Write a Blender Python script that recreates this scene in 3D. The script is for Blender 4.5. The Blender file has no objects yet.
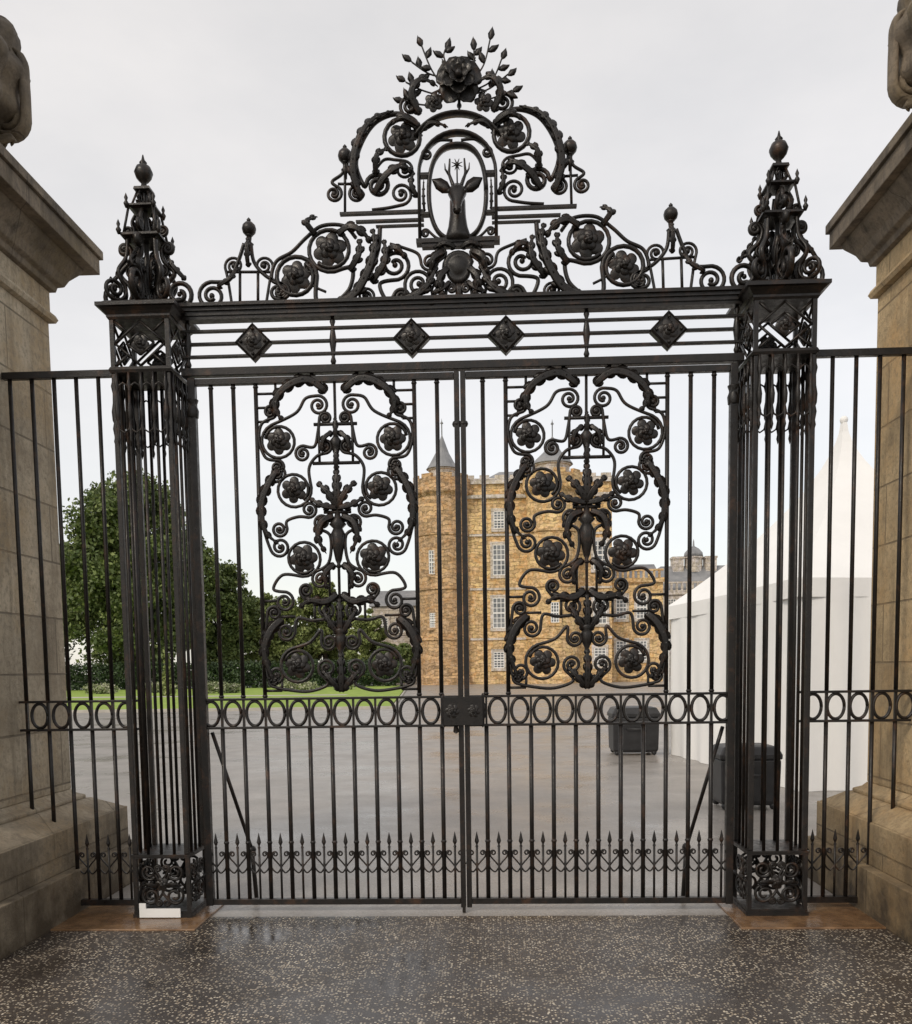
import bpy, math, random, bmesh
import numpy as np
random.seed(7); np.random.seed(7)
S=bpy.context.scene
# ------------------------------------------------------------------ camera survey
F=913.0
CX,CD,CH,YAW,PIT,ROL,PY=0.21546,6.83302,1.84144,0.04084,-0.08104,-0.01427,742.53
def Rx(a): c,s=math.cos(a),math.sin(a); return np.array([[1,0,0],[0,c,-s],[0,s,c]])
def Rz(a): c,s=math.cos(a),math.sin(a); return np.array([[c,-s,0],[s,c,0],[0,0,1]])
RM=Rz(YAW)@Rx(math.pi/2+PIT)@Rz(ROL); CC=np.array([CX,-CD,CH])
def G(u,v,y=0.0):
    d=RM@np.array([(u-456)/F,-(v-PY)/F,-1.0]); t=(y-CC[1])/d[1]; P=CC+d*t
    return float(P[0]),float(P[2])
from mathutils import Matrix, Vector
cd=bpy.data.cameras.new("camera"); co=bpy.data.objects.new("camera",cd); S.collection.objects.link(co)
cd.sensor_fit='VERTICAL'; cd.sensor_height=24; cd.sensor_width=24; cd.lens=F/1024*24
cd.shift_y=(PY-512)/1024; cd.clip_end=2000; cd.clip_start=0.05
m=Matrix([list(RM[i])+[CC[i]] for i in range(3)]+[[0,0,0,1]]); co.matrix_world=m
S.camera=co
S.view_settings.view_transform='Standard'; S.view_settings.look='None'; S.view_settings.exposure=0

# ------------------------------------------------------------------ mesh builder
class MB:
    def __init__(s): s.v=[]; s.f=[]; s.sm=[]
    def add(s,vs,fs,smooth=False):
        o=len(s.v); s.v+= [tuple(map(float,p)) for p in vs]
        for f in fs: s.f.append(tuple(i+o for i in f)); s.sm.append(smooth)
    def merge(s,t,A=None,off=(0,0,0)):
        o=len(s.v); A=np.eye(3) if A is None else A
        s.v+=[tuple(A@np.array(v)+np.array(off)) for v in t.v]
        s.f+=[tuple(i+o for i in f) for f in t.f]; s.sm+=t.sm
    def box(s,x0,x1,y0,y1,z0,z1):
        s.add([(x0,y0,z0),(x1,y0,z0),(x1,y1,z0),(x0,y1,z0),(x0,y0,z1),(x1,y0,z1),(x1,y1,z1),(x0,y1,z1)],
              [(0,3,2,1),(4,5,6,7),(0,1,5,4),(1,2,6,5),(2,3,7,6),(3,0,4,7)])
    def loft(s,rings,smooth=True,cap=True):
        n=len(rings[0]); vs=[p for r in rings for p in r]; fs=[]
        for i in range(len(rings)-1):
            for j in range(n):
                a=i*n+j; b=i*n+(j+1)%n; fs.append((a,b,b+n,a+n))
        if cap: fs.append(tuple(range(n-1,-1,-1))); fs.append(tuple((len(rings)-1)*n+j for j in range(n)))
        s.add(vs,fs,smooth)
    def tube(s,pts,r,n=6,ry=None,rs=None):
        P=np.array(pts,float); k=len(P); rings=[]
        for i in range(k):
            t=P[min(i+1,k-1)]-P[max(i-1,0)]; t=t/(np.linalg.norm(t)+1e-9)
            ref=np.array([0,1.0,0]) if abs(t[1])<.9 else np.array([1.0,0,0])
            b=np.cross(t,ref); b/=np.linalg.norm(b)+1e-9; c=np.cross(b,t)
            q=rs[i] if rs is not None else 1.0
            rings.append([P[i]+q*(r*math.cos(a)*b+(ry or r)*math.sin(a)*c) for a in [2*math.pi*j/n for j in range(n)]])
        s.loft(rings)
    def lathe(s,cx,cy,prof,n=12,smooth=True):
        s.loft([[(cx+max(r,1e-4)*math.cos(2*math.pi*j/n),cy+max(r,1e-4)*math.sin(2*math.pi*j/n),z) for j in range(n)] for r,z in prof],smooth)
    def sphere(s,c,r,n=10,sz=1):
        s.lathe(c[0],c[1],[(r*math.sin(math.pi*i/6),c[2]-sz*r*math.cos(math.pi*i/6)) for i in range(7)],n)
    def ellipsoid(s,c,a,b,d,n=8,m=5):
        c,a,b,d=map(np.array,(c,a,b,d)); rings=[]
        for i in range(m+1):
            f=math.pi*i/m; w=max(math.sin(f),.02)
            rings.append([c-d*math.cos(f)+w*(a*math.cos(2*math.pi*j/n)+b*math.sin(2*math.pi*j/n)) for j in range(n)])
        s.loft(rings)
    def sqloft(s,cx,cy,prof):
        s.loft([[(cx-h,cy-h,z),(cx+h,cy-h,z),(cx+h,cy+h,z),(cx-h,cy+h,z)] for h,z in prof],False)
    def leaf(s,pts,W,lobes=5,y=0.0,th=0.009,curl=0.03):
        """acanthus: broad ribbed blade, edge cut into rounded forward swept lobes"""
        P=np.array(crv(pts,8)); k=len(P); W=W*1.35
        L=sum(np.linalg.norm(P[i+1]-P[i]) for i in range(k-1)); n=max(3,min(lobes,int(L/(W*.62))+1))
        def at(t):
            q=t*(k-1); i=min(int(q),k-2); f=q-i; p=P[i]*(1-f)+P[i+1]*f; T=P[i+1]-P[i]; T=T/(np.linalg.norm(T)+1e-9); return p,T
        rings=[]
        for i in range(15):
            t=i/14; p,T=at(t); Nn=np.array([-T[1],T[0]]); w=W*.50*(math.sin(math.pi*min(1,t*.88+.12))**.6)*(1-.5*t)+.0012
            yy=y-curl*math.sin(math.pi*t)
            f=lambda a,dy:(p[0]+Nn[0]*a,yy+dy,p[1]+Nn[1]*a)
            rings.append([f(-w,0),f(-w*.5,-th),f(0,-th*.2),f(w*.5,-th),f(w,0),f(0,th)])
        s.loft(rings)
        for i in range(n):
            t=(i+.2)/n; p,T=at(t); env=(math.sin(math.pi*min(1,t*.75+.22))**.7)
            for sd in (-1,1):
                ang=sd*(.85-.35*t); ll=W*1.08*env; ww=min(L/n*.36,ll*.42); yy=y-curl*math.sin(math.pi*t); rr=[]
                for kk,wd in ((0,.8),(.35,1),(.65,.9),(.88,.55),(1,.10)):
                    a2=ang-sd*.25*kk; D2=np.array([T[0]*math.cos(a2)-T[1]*math.sin(a2),T[0]*math.sin(a2)+T[1]*math.cos(a2)])
                    q=p+D2*ll*kk; M2=np.array([-D2[1],D2[0]]); dy=.016*kk*kk
                    rr.append([(q[0]-M2[0]*ww*wd,yy+dy,q[1]-M2[1]*ww*wd),(q[0],yy+dy-.006,q[1]),(q[0]+M2[0]*ww*wd,yy+dy,q[1]+M2[1]*ww*wd),(q[0],yy+dy+.005,q[1])])
                s.loft(rr)
    def rosette(s,x,z,R,y=0.0,pet=6,both=True,rot=0.3,h=.5):
        for sg in ((-1,1) if both else (-1,)):
            for (rr,pp,hh,ro,off) in ((1,pet,.14,rot,.0),(.66,pet-1,.18,rot+.6,.10),(.34,4,.24,rot+.2,.22)):
                nt=48; nr=6; vs=[]; fs=[]
                for i in range(nr+1):
                    q=i/nr
                    for j in range(nt):
                        a=2*math.pi*j/nt
                        c_=abs(math.cos(pp*(a-ro)/2)); lob=.64+.36*c_**.5
                        r=R*rr*q*(1-(1-lob)*q); aa=a+.6*q
                        dep=R*(off+hh*(math.sin(math.pi*min(1,q*.62+.30)))*(1-.7*(1-c_**.6)*q))*(1 if q<.99 else .2)
                        vs.append((x+r*math.cos(aa),y+sg*dep,z+r*math.sin(aa)))
                for i in range(nr):
                    for j in range(nt):
                        a=i*nt+j;b=i*nt+(j+1)%nt; fs.append((a,b,b+nt,a+nt))
                s.add(vs,fs,True)
def crv(pts,k=6):
    P=[np.array(p,float) for p in pts]
    if len(P)<3: return P
    out=[]
    for i in range(len(P)-1):
        p0=P[max(i-1,0)];p1=P[i];p2=P[i+1];p3=P[min(i+2,len(P)-1)]
        for j in range(k):
            t=j/k
            out.append(.5*((2*p1)+(-p0+p2)*t+(2*p0-5*p1+4*p2-p3)*t*t+(-p0+3*p1-3*p2+p3)*t**3))
    out.append(P[-1]); return out
class Sp:
    def __init__(s,x,y,R,sg=1,turns=1.6,ri=.22): s.c=(x,y);s.R=R;s.sg=sg;s.t=turns;s.ri=ri
def Rg(x,y,R,sg=1): return Sp(x,y,R,sg,1.15,.78)
def spl(sp,Q):
    dx,dy=Q[0]-sp.c[0],Q[1]-sp.c[1]; d=math.hypot(dx,dy); ph=math.atan2(dy,dx)
    a=ph-sp.sg*math.acos(min(.98,sp.R/d)); N=int(20*sp.t)
    return [(sp.c[0]+sp.R*(sp.ri+(1-sp.ri)*t**.85)*math.cos(a-sp.sg*sp.t*2*math.pi*(1-t)),
             sp.c[1]+sp.R*(sp.ri+(1-sp.ri)*t**.85)*math.sin(a-sp.sg*sp.t*2*math.pi*(1-t))) for t in [i/N for i in range(N+1)]]
def path(items):
    mid=[p for p in items if not isinstance(p,Sp)]
    a=spl(items[0],mid[0]) if isinstance(items[0],Sp) else []
    b=spl(items[-1],mid[-1])[::-1] if isinstance(items[-1],Sp) else []
    core=([a[-1]] if a else [])+mid+([b[0]] if b else [])
    c=crv(core,7)
    if a: c=c[1:]
    if b: c=c[:-1]
    return [tuple(q) for q in a]+[tuple(q) for q in c]+[tuple(q) for q in b]

def obj(name,mb,mat,parent=None,label=None,cat=None,group=None,kind=None,bevel=0):
    v=np.array(mb.v); c=(v.min(0)+v.max(0))/2
    if parent is None: c[2]=v[:,2].min()
    me=bpy.data.meshes.new(name); me.from_pydata([tuple(p) for p in (v-c)],[],mb.f); me.update()
    me.polygons.foreach_set("use_smooth",mb.sm); me.materials.append(mat)
    bm=bmesh.new(); bm.from_mesh(me); bmesh.ops.recalc_face_normals(bm,faces=bm.faces); bm.to_mesh(me); bm.free()
    o=bpy.data.objects.new(name,me); S.collection.objects.link(o)
    o.location=c
    if parent is not None:
        o.parent=parent; o.location=Vector(c)-parent.location
    if bevel:
        b=o.modifiers.new("bevel",'BEVEL'); b.width=bevel; b.segments=2; b.limit_method='ANGLE'
    if label: o["label"]=label
    if cat: o["category"]=cat
    if group: o["group"]=group
    if kind: o["kind"]=kind
    return o
def empty(name,loc,label,cat,group=None):
    o=bpy.data.objects.new(name,None); S.collection.objects.link(o); o.location=loc; o.empty_display_size=.2
    o["label"]=label;o["category"]=cat
    if group:o["group"]=group
    return o
def copychild(o,parent,dx=0,dy=0,dz=0):
    c=o.copy(); c.parent=parent; c.location=(o.location[0]+dx,o.location[1]+dy,o.location[2]+dz); S.collection.objects.link(c); return c

# ------------------------------------------------------------------ materials
def newmat(name):
    m=bpy.data.materials.new(name); m.use_nodes=True; nt=m.node_tree; b=nt.nodes["Principled BSDF"]; return m,nt,b
def N(nt,t,**k):
    n=nt.nodes.new(t)
    for a,b in k.items():
        if a in n.inputs: n.inputs[a].default_value=b
        else: setattr(n,a,b)
    return n
def ramp(nt,fac,stops):
    r=nt.nodes.new('ShaderNodeValToRGB'); cr=r.color_ramp
    while len(cr.elements)<len(stops): cr.elements.new(.5)
    for e,(p,c) in zip(cr.elements,stops): e.position=p; e.color=(*c,1) if len(c)==3 else c
    nt.links.new(fac,r.inputs[0]); return r.outputs[0]
def noise(nt,vec,scale,detail=5,rough=.6):
    n=N(nt,'ShaderNodeTexNoise',Scale=scale,Detail=detail,Roughness=rough)
    if vec is not None: nt.links.new(vec,n.inputs['Vector'])
    return n.outputs[0]
def pos(nt): return nt.nodes.new('ShaderNodeNewGeometry').outputs['Position']
def mixc(nt,f,a,b,mode='MIX'):
    n=nt.nodes.new('ShaderNodeMix'); n.data_type='RGBA'; n.blend_type=mode
    for i,x in ((0,f),(6,a),(7,b)):
        if isinstance(x,(int,float)): n.inputs[i].default_value=x
        elif isinstance(x,tuple): n.inputs[i].default_value=(*x,1)
        else: nt.links.new(x,n.inputs[i])
    return n.outputs[2]
def bump(nt,b,h,dist=.01,st=.5):
    n=N(nt,'ShaderNodeBump',Strength=st,Distance=dist); nt.links.new(h,n.inputs['Height']); nt.links.new(n.outputs[0],b.inputs['Normal']); return n
def simple(name,c1,c2,sc=5,rough=.6,metal=0,bd=0,spec=.5,bs=40):
    m,nt,b=newmat(name); p=pos(nt)
    nt.links.new(ramp(nt,noise(nt,p,sc),[(.35,c1),(.65,c2)]),b.inputs['Base Color'])
    b.inputs['Roughness'].default_value=rough; b.inputs['Metallic'].default_value=metal; b.inputs['Specular IOR Level'].default_value=spec
    if bd: bump(nt,b,noise(nt,p,bs),bd)
    return m
def iron_mat():
    m,nt,b=newmat("wrought_iron"); p=pos(nt)
    c=ramp(nt,noise(nt,p,7,8,.75),[(.38,(.007,.0058,.005)),(.54,(.014,.0105,.0085)),(.70,(.065,.032,.017))])
    nt.links.new(c,b.inputs['Base Color'])
    nt.links.new(ramp(nt,noise(nt,p,25),[(.3,(.24,)*3),(.7,(.55,)*3)]),b.inputs['Roughness'])
    b.inputs['Metallic'].default_value=0.0; b.inputs['Specular IOR Level'].default_value=.40
    bump(nt,b,noise(nt,p,90,6),.003,.6); return m
IRON=iron_mat()
def ashlar(name,base,dark,bw=.9,bh=.42,mortar=.006,stain=.5,var=.25,bd=.01,foot_dark=None,warp=0,wsc=.8,tint=None):
    m,nt,b=newmat(name); p=pos(nt)
    sx=nt.nodes.new('ShaderNodeSeparateXYZ'); nt.links.new(p,sx.inputs[0])
    ad=N(nt,'ShaderNodeMath',operation='ADD'); nt.links.new(sx.outputs[0],ad.inputs[0]); nt.links.new(sx.outputs[1],ad.inputs[1])
    cb=nt.nodes.new('ShaderNodeCombineXYZ'); nt.links.new(ad.outputs[0],cb.inputs[0]); nt.links.new(sx.outputs[2],cb.inputs[1])
    vec=cb.outputs[0]
    if warp:
        nn=N(nt,'ShaderNodeTexNoise',Scale=wsc,Detail=3); nt.links.new(p,nn.inputs['Vector'])
        vm=N(nt,'ShaderNodeVectorMath',operation='MULTIPLY_ADD'); nt.links.new(nn.outputs['Color'],vm.inputs[0]); vm.inputs[1].default_value=(warp,)*3; nt.links.new(vec,vm.inputs[2]); vec=vm.outputs[0]
    br=N(nt,'ShaderNodeTexBrick',Scale=1.0); br.inputs['Brick Width'].default_value=bw; br.inputs['Row Height'].default_value=bh
    br.inputs['Mortar Size'].default_value=mortar; br.inputs['Mortar Smooth'].default_value=.3
    lo=tuple(x*(1-var) for x in base); hi=tuple(min(1,x*(1+var)) for x in base)
    br.inputs['Color1'].default_value=(*lo,1); br.inputs['Color2'].default_value=(*hi,1); br.inputs['Mortar'].default_value=(*[x*.42 for x in base],1)
    nt.links.new(vec,br.inputs['Vector'])
    far=bool(warp)
    col=mixc(nt,ramp(nt,noise(nt,p,1.3 if not far else .35,8,.72),[(.42,(0,)*3),(.66,(stain,)*3)]),br.outputs[0],dark)
    mp=N(nt,'ShaderNodeMapping'); mp.inputs['Scale'].default_value=(5,5,.4); nt.links.new(p,mp.inputs[0])
    col=mixc(nt,ramp(nt,noise(nt,mp.outputs[0],1.5 if not far else .3,6,.7),[(.50,(0,)*3),(.72,(stain,)*3)]),col,tuple(x*.6 for x in dark))
    if tint: col=mixc(nt,ramp(nt,noise(nt,p,.9 if not far else 1.3,5,.7),[(.48,(0,)*3),(.64,(.75,)*3)]),col,tint)
    if far: col=mixc(nt,ramp(nt,noise(nt,p,2.1,5,.75),[(.47,(0,)*3),(.60,(.8,)*3)]),col,tuple(min(1,x*1.25) for x in (base[0],base[1]*1.05,base[2]*1.3)))
    col=mixc(nt,ramp(nt,noise(nt,p,22 if not far else 2.6,6,.75),[(.36,(.7,)*3),(.52,(0,)*3)]),col,tuple(x*.48 for x in base))
    if foot_dark:
        f=N(nt,'ShaderNodeMapRange'); f.inputs[1].default_value=foot_dark; f.inputs[2].default_value=0; nt.links.new(sx.outputs[2],f.inputs[0])
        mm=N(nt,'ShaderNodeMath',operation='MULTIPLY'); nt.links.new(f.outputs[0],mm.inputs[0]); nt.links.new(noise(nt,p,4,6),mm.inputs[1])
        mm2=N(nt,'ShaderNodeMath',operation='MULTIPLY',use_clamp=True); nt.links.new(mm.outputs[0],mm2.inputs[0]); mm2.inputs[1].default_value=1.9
        col=mixc(nt,mm2.outputs[0],col,(.070,.050,.028))  # colour turns darker brown towards the bottom, broken up by noise
    nt.links.new(col,b.inputs['Base Color']); b.inputs['Roughness'].default_value=.8
    h=N(nt,'ShaderNodeMath',operation='MULTIPLY_ADD'); nt.links.new(noise(nt,p,14 if not far else 3,9,.75),h.inputs[0]); h.inputs[1].default_value=.9
    iv=N(nt,'ShaderNodeMath',operation='MULTIPLY'); nt.links.new(br.outputs[1],iv.inputs[0]); iv.inputs[1].default_value=-1
    nt.links.new(iv.outputs[0],h.inputs[2]); bump(nt,b,h.outputs[0],bd,1.0); return m
PIER_L=ashlar("weathered_grey_sandstone",(.52,.44,.325),(.22,.17,.11),1.1,.46,.008,.75,.16,.022,foot_dark=1.2,tint=(.44,.32,.18))
PIER_R=ashlar("weathered_golden_sandstone",(.62,.46,.26),(.26,.18,.09),1.1,.46,.008,.7,.16,.022,foot_dark=1.0,tint=(.56,.35,.15))
CORN=ashlar("dark_sandstone",(.25,.20,.145),(.055,.044,.034),1.6,3,.004,.95,.1,.025,tint=(.20,.15,.08))  # darker sandstone tone for the cornices and carved finials
PAL_W=ashlar("golden_rubble_stone",(.74,.50,.235),(.46,.28,.15),1.0,.42,.03,.5,.5,.08,warp=1.3,wsc=.7,tint=(.68,.36,.12))
PAL_T=ashlar("brown_rubble_stone",(.58,.38,.19),(.30,.20,.14),.9,.40,.03,.55,.5,.08,warp=1.3,wsc=.7,tint=(.56,.30,.12))
PAL_G=ashlar("pale_ashlar",(.60,.53,.43),(.42,.37,.30),1.2,.5,.02,.4,.15,.03,warp=.2)
SLATE=simple("grey_slate",(.18,.185,.195),(.28,.28,.285),.8,.5,bd=.03,bs=3)
WHITE=simple("white_paint",(.78,.77,.74),(.85,.84,.82),3,.5)
GLASS=simple("window_glass",(.10,.11,.12),(.26,.27,.28),.5,.12)  # pane colour carries pale blinds and a grey reflection painted in
CANVAS=simple("white_canvas",(.82,.81,.79),(.88,.87,.85),.7,.55,bd=.01,bs=6)
BLACKP=simple("black_plastic",(.012,.012,.013),(.025,.025,.027),6,.45,bd=.004)
BARK=simple("bark",(.05,.035,.025),(.09,.07,.05),6,.9,bd=.02)
def leafmat(name,a,b_,c,ns=.45):
    m,nt,b=newmat(name); g=nt.nodes.new('ShaderNodeNewGeometry')
    c1=ramp(nt,g.outputs['Random Per Island'],[(0,a),(.6,b_),(1,c)])
    c2=mixc(nt,ramp(nt,noise(nt,g.outputs['Position'],ns,3),[(.35,(.0,)*3),(.65,(.6,)*3)]),c1,tuple(x*.6 for x in a))
    nt.links.new(c2,b.inputs['Base Color']); b.inputs['Roughness'].default_value=.6
    return m
LEAF_D=leafmat("dark_foliage",(.075,.115,.028),(.14,.185,.05),(.23,.27,.085))
LEAF_L=leafmat("light_foliage",(.14,.18,.045),(.24,.29,.08),(.35,.38,.14))
LEAF_H=leafmat("hedge_foliage",(.022,.045,.014),(.042,.075,.022),(.07,.11,.035))

# ------------------------------------------------------------------ world
w=bpy.data.worlds.new("World"); S.world=w; w.use_nodes=True; nt=w.node_tree; nt.nodes.clear()
out=nt.nodes.new('ShaderNodeOutputWorld'); add=nt.nodes.new('ShaderNodeAddShader')
sky=nt.nodes.new('ShaderNodeTexSky'); sky.sky_type='NISHITA'; sky.sun_disc=False; sky.sun_elevation=math.radians(38); sky.sun_rotation=math.radians(215)
b1=nt.nodes.new('ShaderNodeBackground'); b1.inputs[1].default_value=.05; nt.links.new(sky.outputs[0],b1.inputs[0])
b2=nt.nodes.new('ShaderNodeBackground'); tc=nt.nodes.new('ShaderNodeTexCoord')
mp=nt.nodes.new('ShaderNodeMapping'); mp.inputs['Scale'].default_value=(1,1,2.2); nt.links.new(tc.outputs['Generated'],mp.inputs[0])
nt.links.new(ramp(nt,noise(nt,mp.outputs[0],1.7,6,.58),[(.3,(.62,.59,.55)),(.7,(.82,.765,.70))]),b2.inputs[0]); b2.inputs[1].default_value=1.0
nt.links.new(b1.outputs[0],add.inputs[0]); nt.links.new(b2.outputs[0],add.inputs[1]); nt.links.new(add.outputs[0],out.inputs[0])
sd=bpy.data.lights.new("sun",'SUN'); sd.energy=1.5; sd.angle=math.radians(10); sd.color=(1,.89,.74)
so=bpy.data.objects.new("sun",sd); S.collection.objects.link(so)
el,az=math.radians(38),math.radians(215)
dirv=Vector((math.sin(az)*math.cos(el),math.cos(az)*math.cos(el),math.sin(el)))
so.rotation_euler=(-dirv).to_track_quat('-Z','Y').to_euler(); so.location=(-10,-15,20)

# ------------------------------------------------------------------ ground
def wet(name,chips,c1,c2,rl,rh):
    m,nt,b=newmat(name); p=pos(nt)
    col=ramp(nt,noise(nt,p,1.3,8,.65),[(.35,c1),(.68,c2)])
    fine=noise(nt,p,160 if chips else 60,4,.7)
    col=mixc(nt,ramp(nt,fine,[(.35,(.55,)*3),(.7,(0,)*3)]),col,tuple(x*.35 for x in c1))
    big=noise(nt,p,.9 if chips else .45,6,.62)
    rough=ramp(nt,big,[(.36,(rl,)*3),(.58,(rh,)*3)])
    if chips:
        vo=N(nt,'ShaderNodeTexVoronoi',Scale=58.0,Randomness=1.0); nt.links.new(p,vo.inputs['Vector'])
        sp=nt.nodes.new('ShaderNodeSeparateColor'); nt.links.new(vo.outputs['Color'],sp.inputs[0])
        lim=N(nt,'ShaderNodeMath',operation='MULTIPLY'); nt.links.new(ramp(nt,sp.outputs[0],[(.42,(0,)*3),(.50,(1,)*3)]),lim.inputs[0])
        nt.links.new(ramp(nt,vo.outputs['Distance'],[(.34,(1,)*3),(.44,(0,)*3)]),lim.inputs[1])
        lim2=N(nt,'ShaderNodeMath',operation='MULTIPLY'); nt.links.new(lim.outputs[0],lim2.inputs[0])
        nt.links.new(ramp(nt,noise(nt,p,2.5,5,.6),[(.3,(.3,)*3),(.6,(1,)*3)]),lim2.inputs[1])
        cc=ramp(nt,sp.outputs[1],[(0,(.40,.31,.21)),(.5,(.66,.56,.42)),(1,(.82,.74,.60))])
        col=mixc(nt,lim2.outputs[0],col,cc)
        col=mixc(nt,ramp(nt,big,[(.36,(.6,)*3),(.50,(0,)*3)]),col,(.022,.018,.015))
    nt.links.new(col,b.inputs['Base Color'])
    nt.links.new(rough,b.inputs['Roughness'])
    b.inputs['IOR'].default_value=1.45
    bn=bump(nt,b,noise(nt,p,70 if chips else 25,6,.7),.004 if chips else .008,.5)
    nt.links.new(ramp(nt,big,[(.36,(.12,)*3),(.58,(.9,)*3)]),bn.inputs['Strength'])
    return m
WET_IN=wet("wet_grey_asphalt",False,(.30,.275,.25),(.44,.405,.37),.22,.42)
WET_FG=wet("wet_chipped_asphalt",True,(.050,.040,.034),(.095,.078,.066),.10,.34)
FLAG=simple("wet_brown_flagstone",(.11,.058,.028),(.24,.14,.07),5,.20,bd=.006,bs=25)
GRASS=simple("lawn_grass",(.20,.30,.04),(.30,.40,.07),1.5,.9,bd=.05,bs=8)
GRAVEL=simple("pale_gravel",(.40,.37,.32),(.50,.47,.41),2,.9)
def sheet(name,x0,x1,y0,y1,z,mat,label,cat):
    b=MB(); b.add([(x0,y0,z),(x1,y0,z),(x1,y1,z),(x0,y1,z)],[(0,1,2,3)])
    return obj(name,b,mat,None,label,cat,kind="structure")
sheet("ground",-900,900,-300,1500,-.012,simple("far_ground",(.06,.07,.04),(.10,.10,.07),.05,.9),"wide ground stretching away to the horizon","ground")
sheet("forecourt",-60,60,-.15,140,-.004,WET_IN,"wet grey asphalt forecourt behind the gates","forecourt")
sheet("pavement",-30,30,-30,-.1545,0,WET_FG,"dark wet asphalt with pale stone chips before the gates","pavement")
for sx in (-1,1):
    b=MB(); xs=sorted((sx*3.3,sx*1.93))
    b.box(xs[0],xs[1],-.52,.35,-.05,.012); obj("threshold_slab",b,FLAG,None,"wet brown flagstone slab under the iron pillar","slab",group="flagstone slabs under the gate pillars",kind="structure",bevel=.006)
yl0,yl1=36,92
b=MB(); b.add([(-90,yl0,.1),(-4.6,yl0,.1),(-9,yl1,.1),(-90,yl1,.1),(-90,yl0,-.2),(-4.6,yl0,-.2),(-9,yl1,-.2),(-90,yl1,-.2)],[(0,1,2,3),(0,4,5,1),(1,5,6,2),(2,6,7,3),(3,7,4,0)]); obj("lawn",b,GRASS,None,"mown green lawn behind a low kerb","lawn",kind="structure")
b=MB(); b.box(-90,-4.4,yl0-.25,yl0-.003,-.2,.12); b.tube([(-4.48,yl0,.05),(-8.88,yl1,.05)],.09,4); obj("kerb",b,GRAVEL,None,"pale stone kerb edging the lawn","kerb",kind="structure")
b=MB(); b.add([(-60,60,.106),(-10,56,.106),(-10,58,.106),(-60,64,.106)],[(0,1,2,3)]); obj("gravel_path",b,GRAVEL,None,"pale gravel path crossing the lawn","path",kind="structure")

# ------------------------------------------------------------------ gate leaves
PIT_=.16667
ZB0,ZB1=1.425,1.622
def zc(v,u=336): return G(u,v)[1]
S137=137.5
def spear(b,x,z0=.10):
    b.tube([(x,0,z0),(x,0,.50)],.009,6)
    b.loft([[(x+w_*math.cos(a),.7*w_*math.sin(a),z) for a in [2*math.pi*j/6 for j in range(6)]] for w_,z in ((.006,.48),(.012,.495),(.006,.51),(.017,.535),(.010,.57),(.001,.61))],False)
    for s2 in (-1,1):
        b.tube([(x+s2*q[0],0,q[1]) for q in path([(0.006,.35),(.03,.38),(.060,.415),Sp(.044,.445,.022,-1 ,1.3)])],.0065,5)
        b.tube([(x+s2*q[0],0,q[1]) for q in crv([(0.004,.33),(.03,.30),(.06,.32),(.076,.35)])],.0065,5)
        b.tube([(x+s2*q[0],0,q[1]) for q in crv([(0.078,.36),(.072,.41),(.076,.47)])],.006,5)
def rings(b,xs):
    for x in xs: b.tube([(x+.062*math.cos(a),0,(ZB0+ZB1)/2+.093*math.sin(a)) for a in [2*math.pi*i/24 for i in range(25)]],.0125,6,ry=.018)
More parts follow.
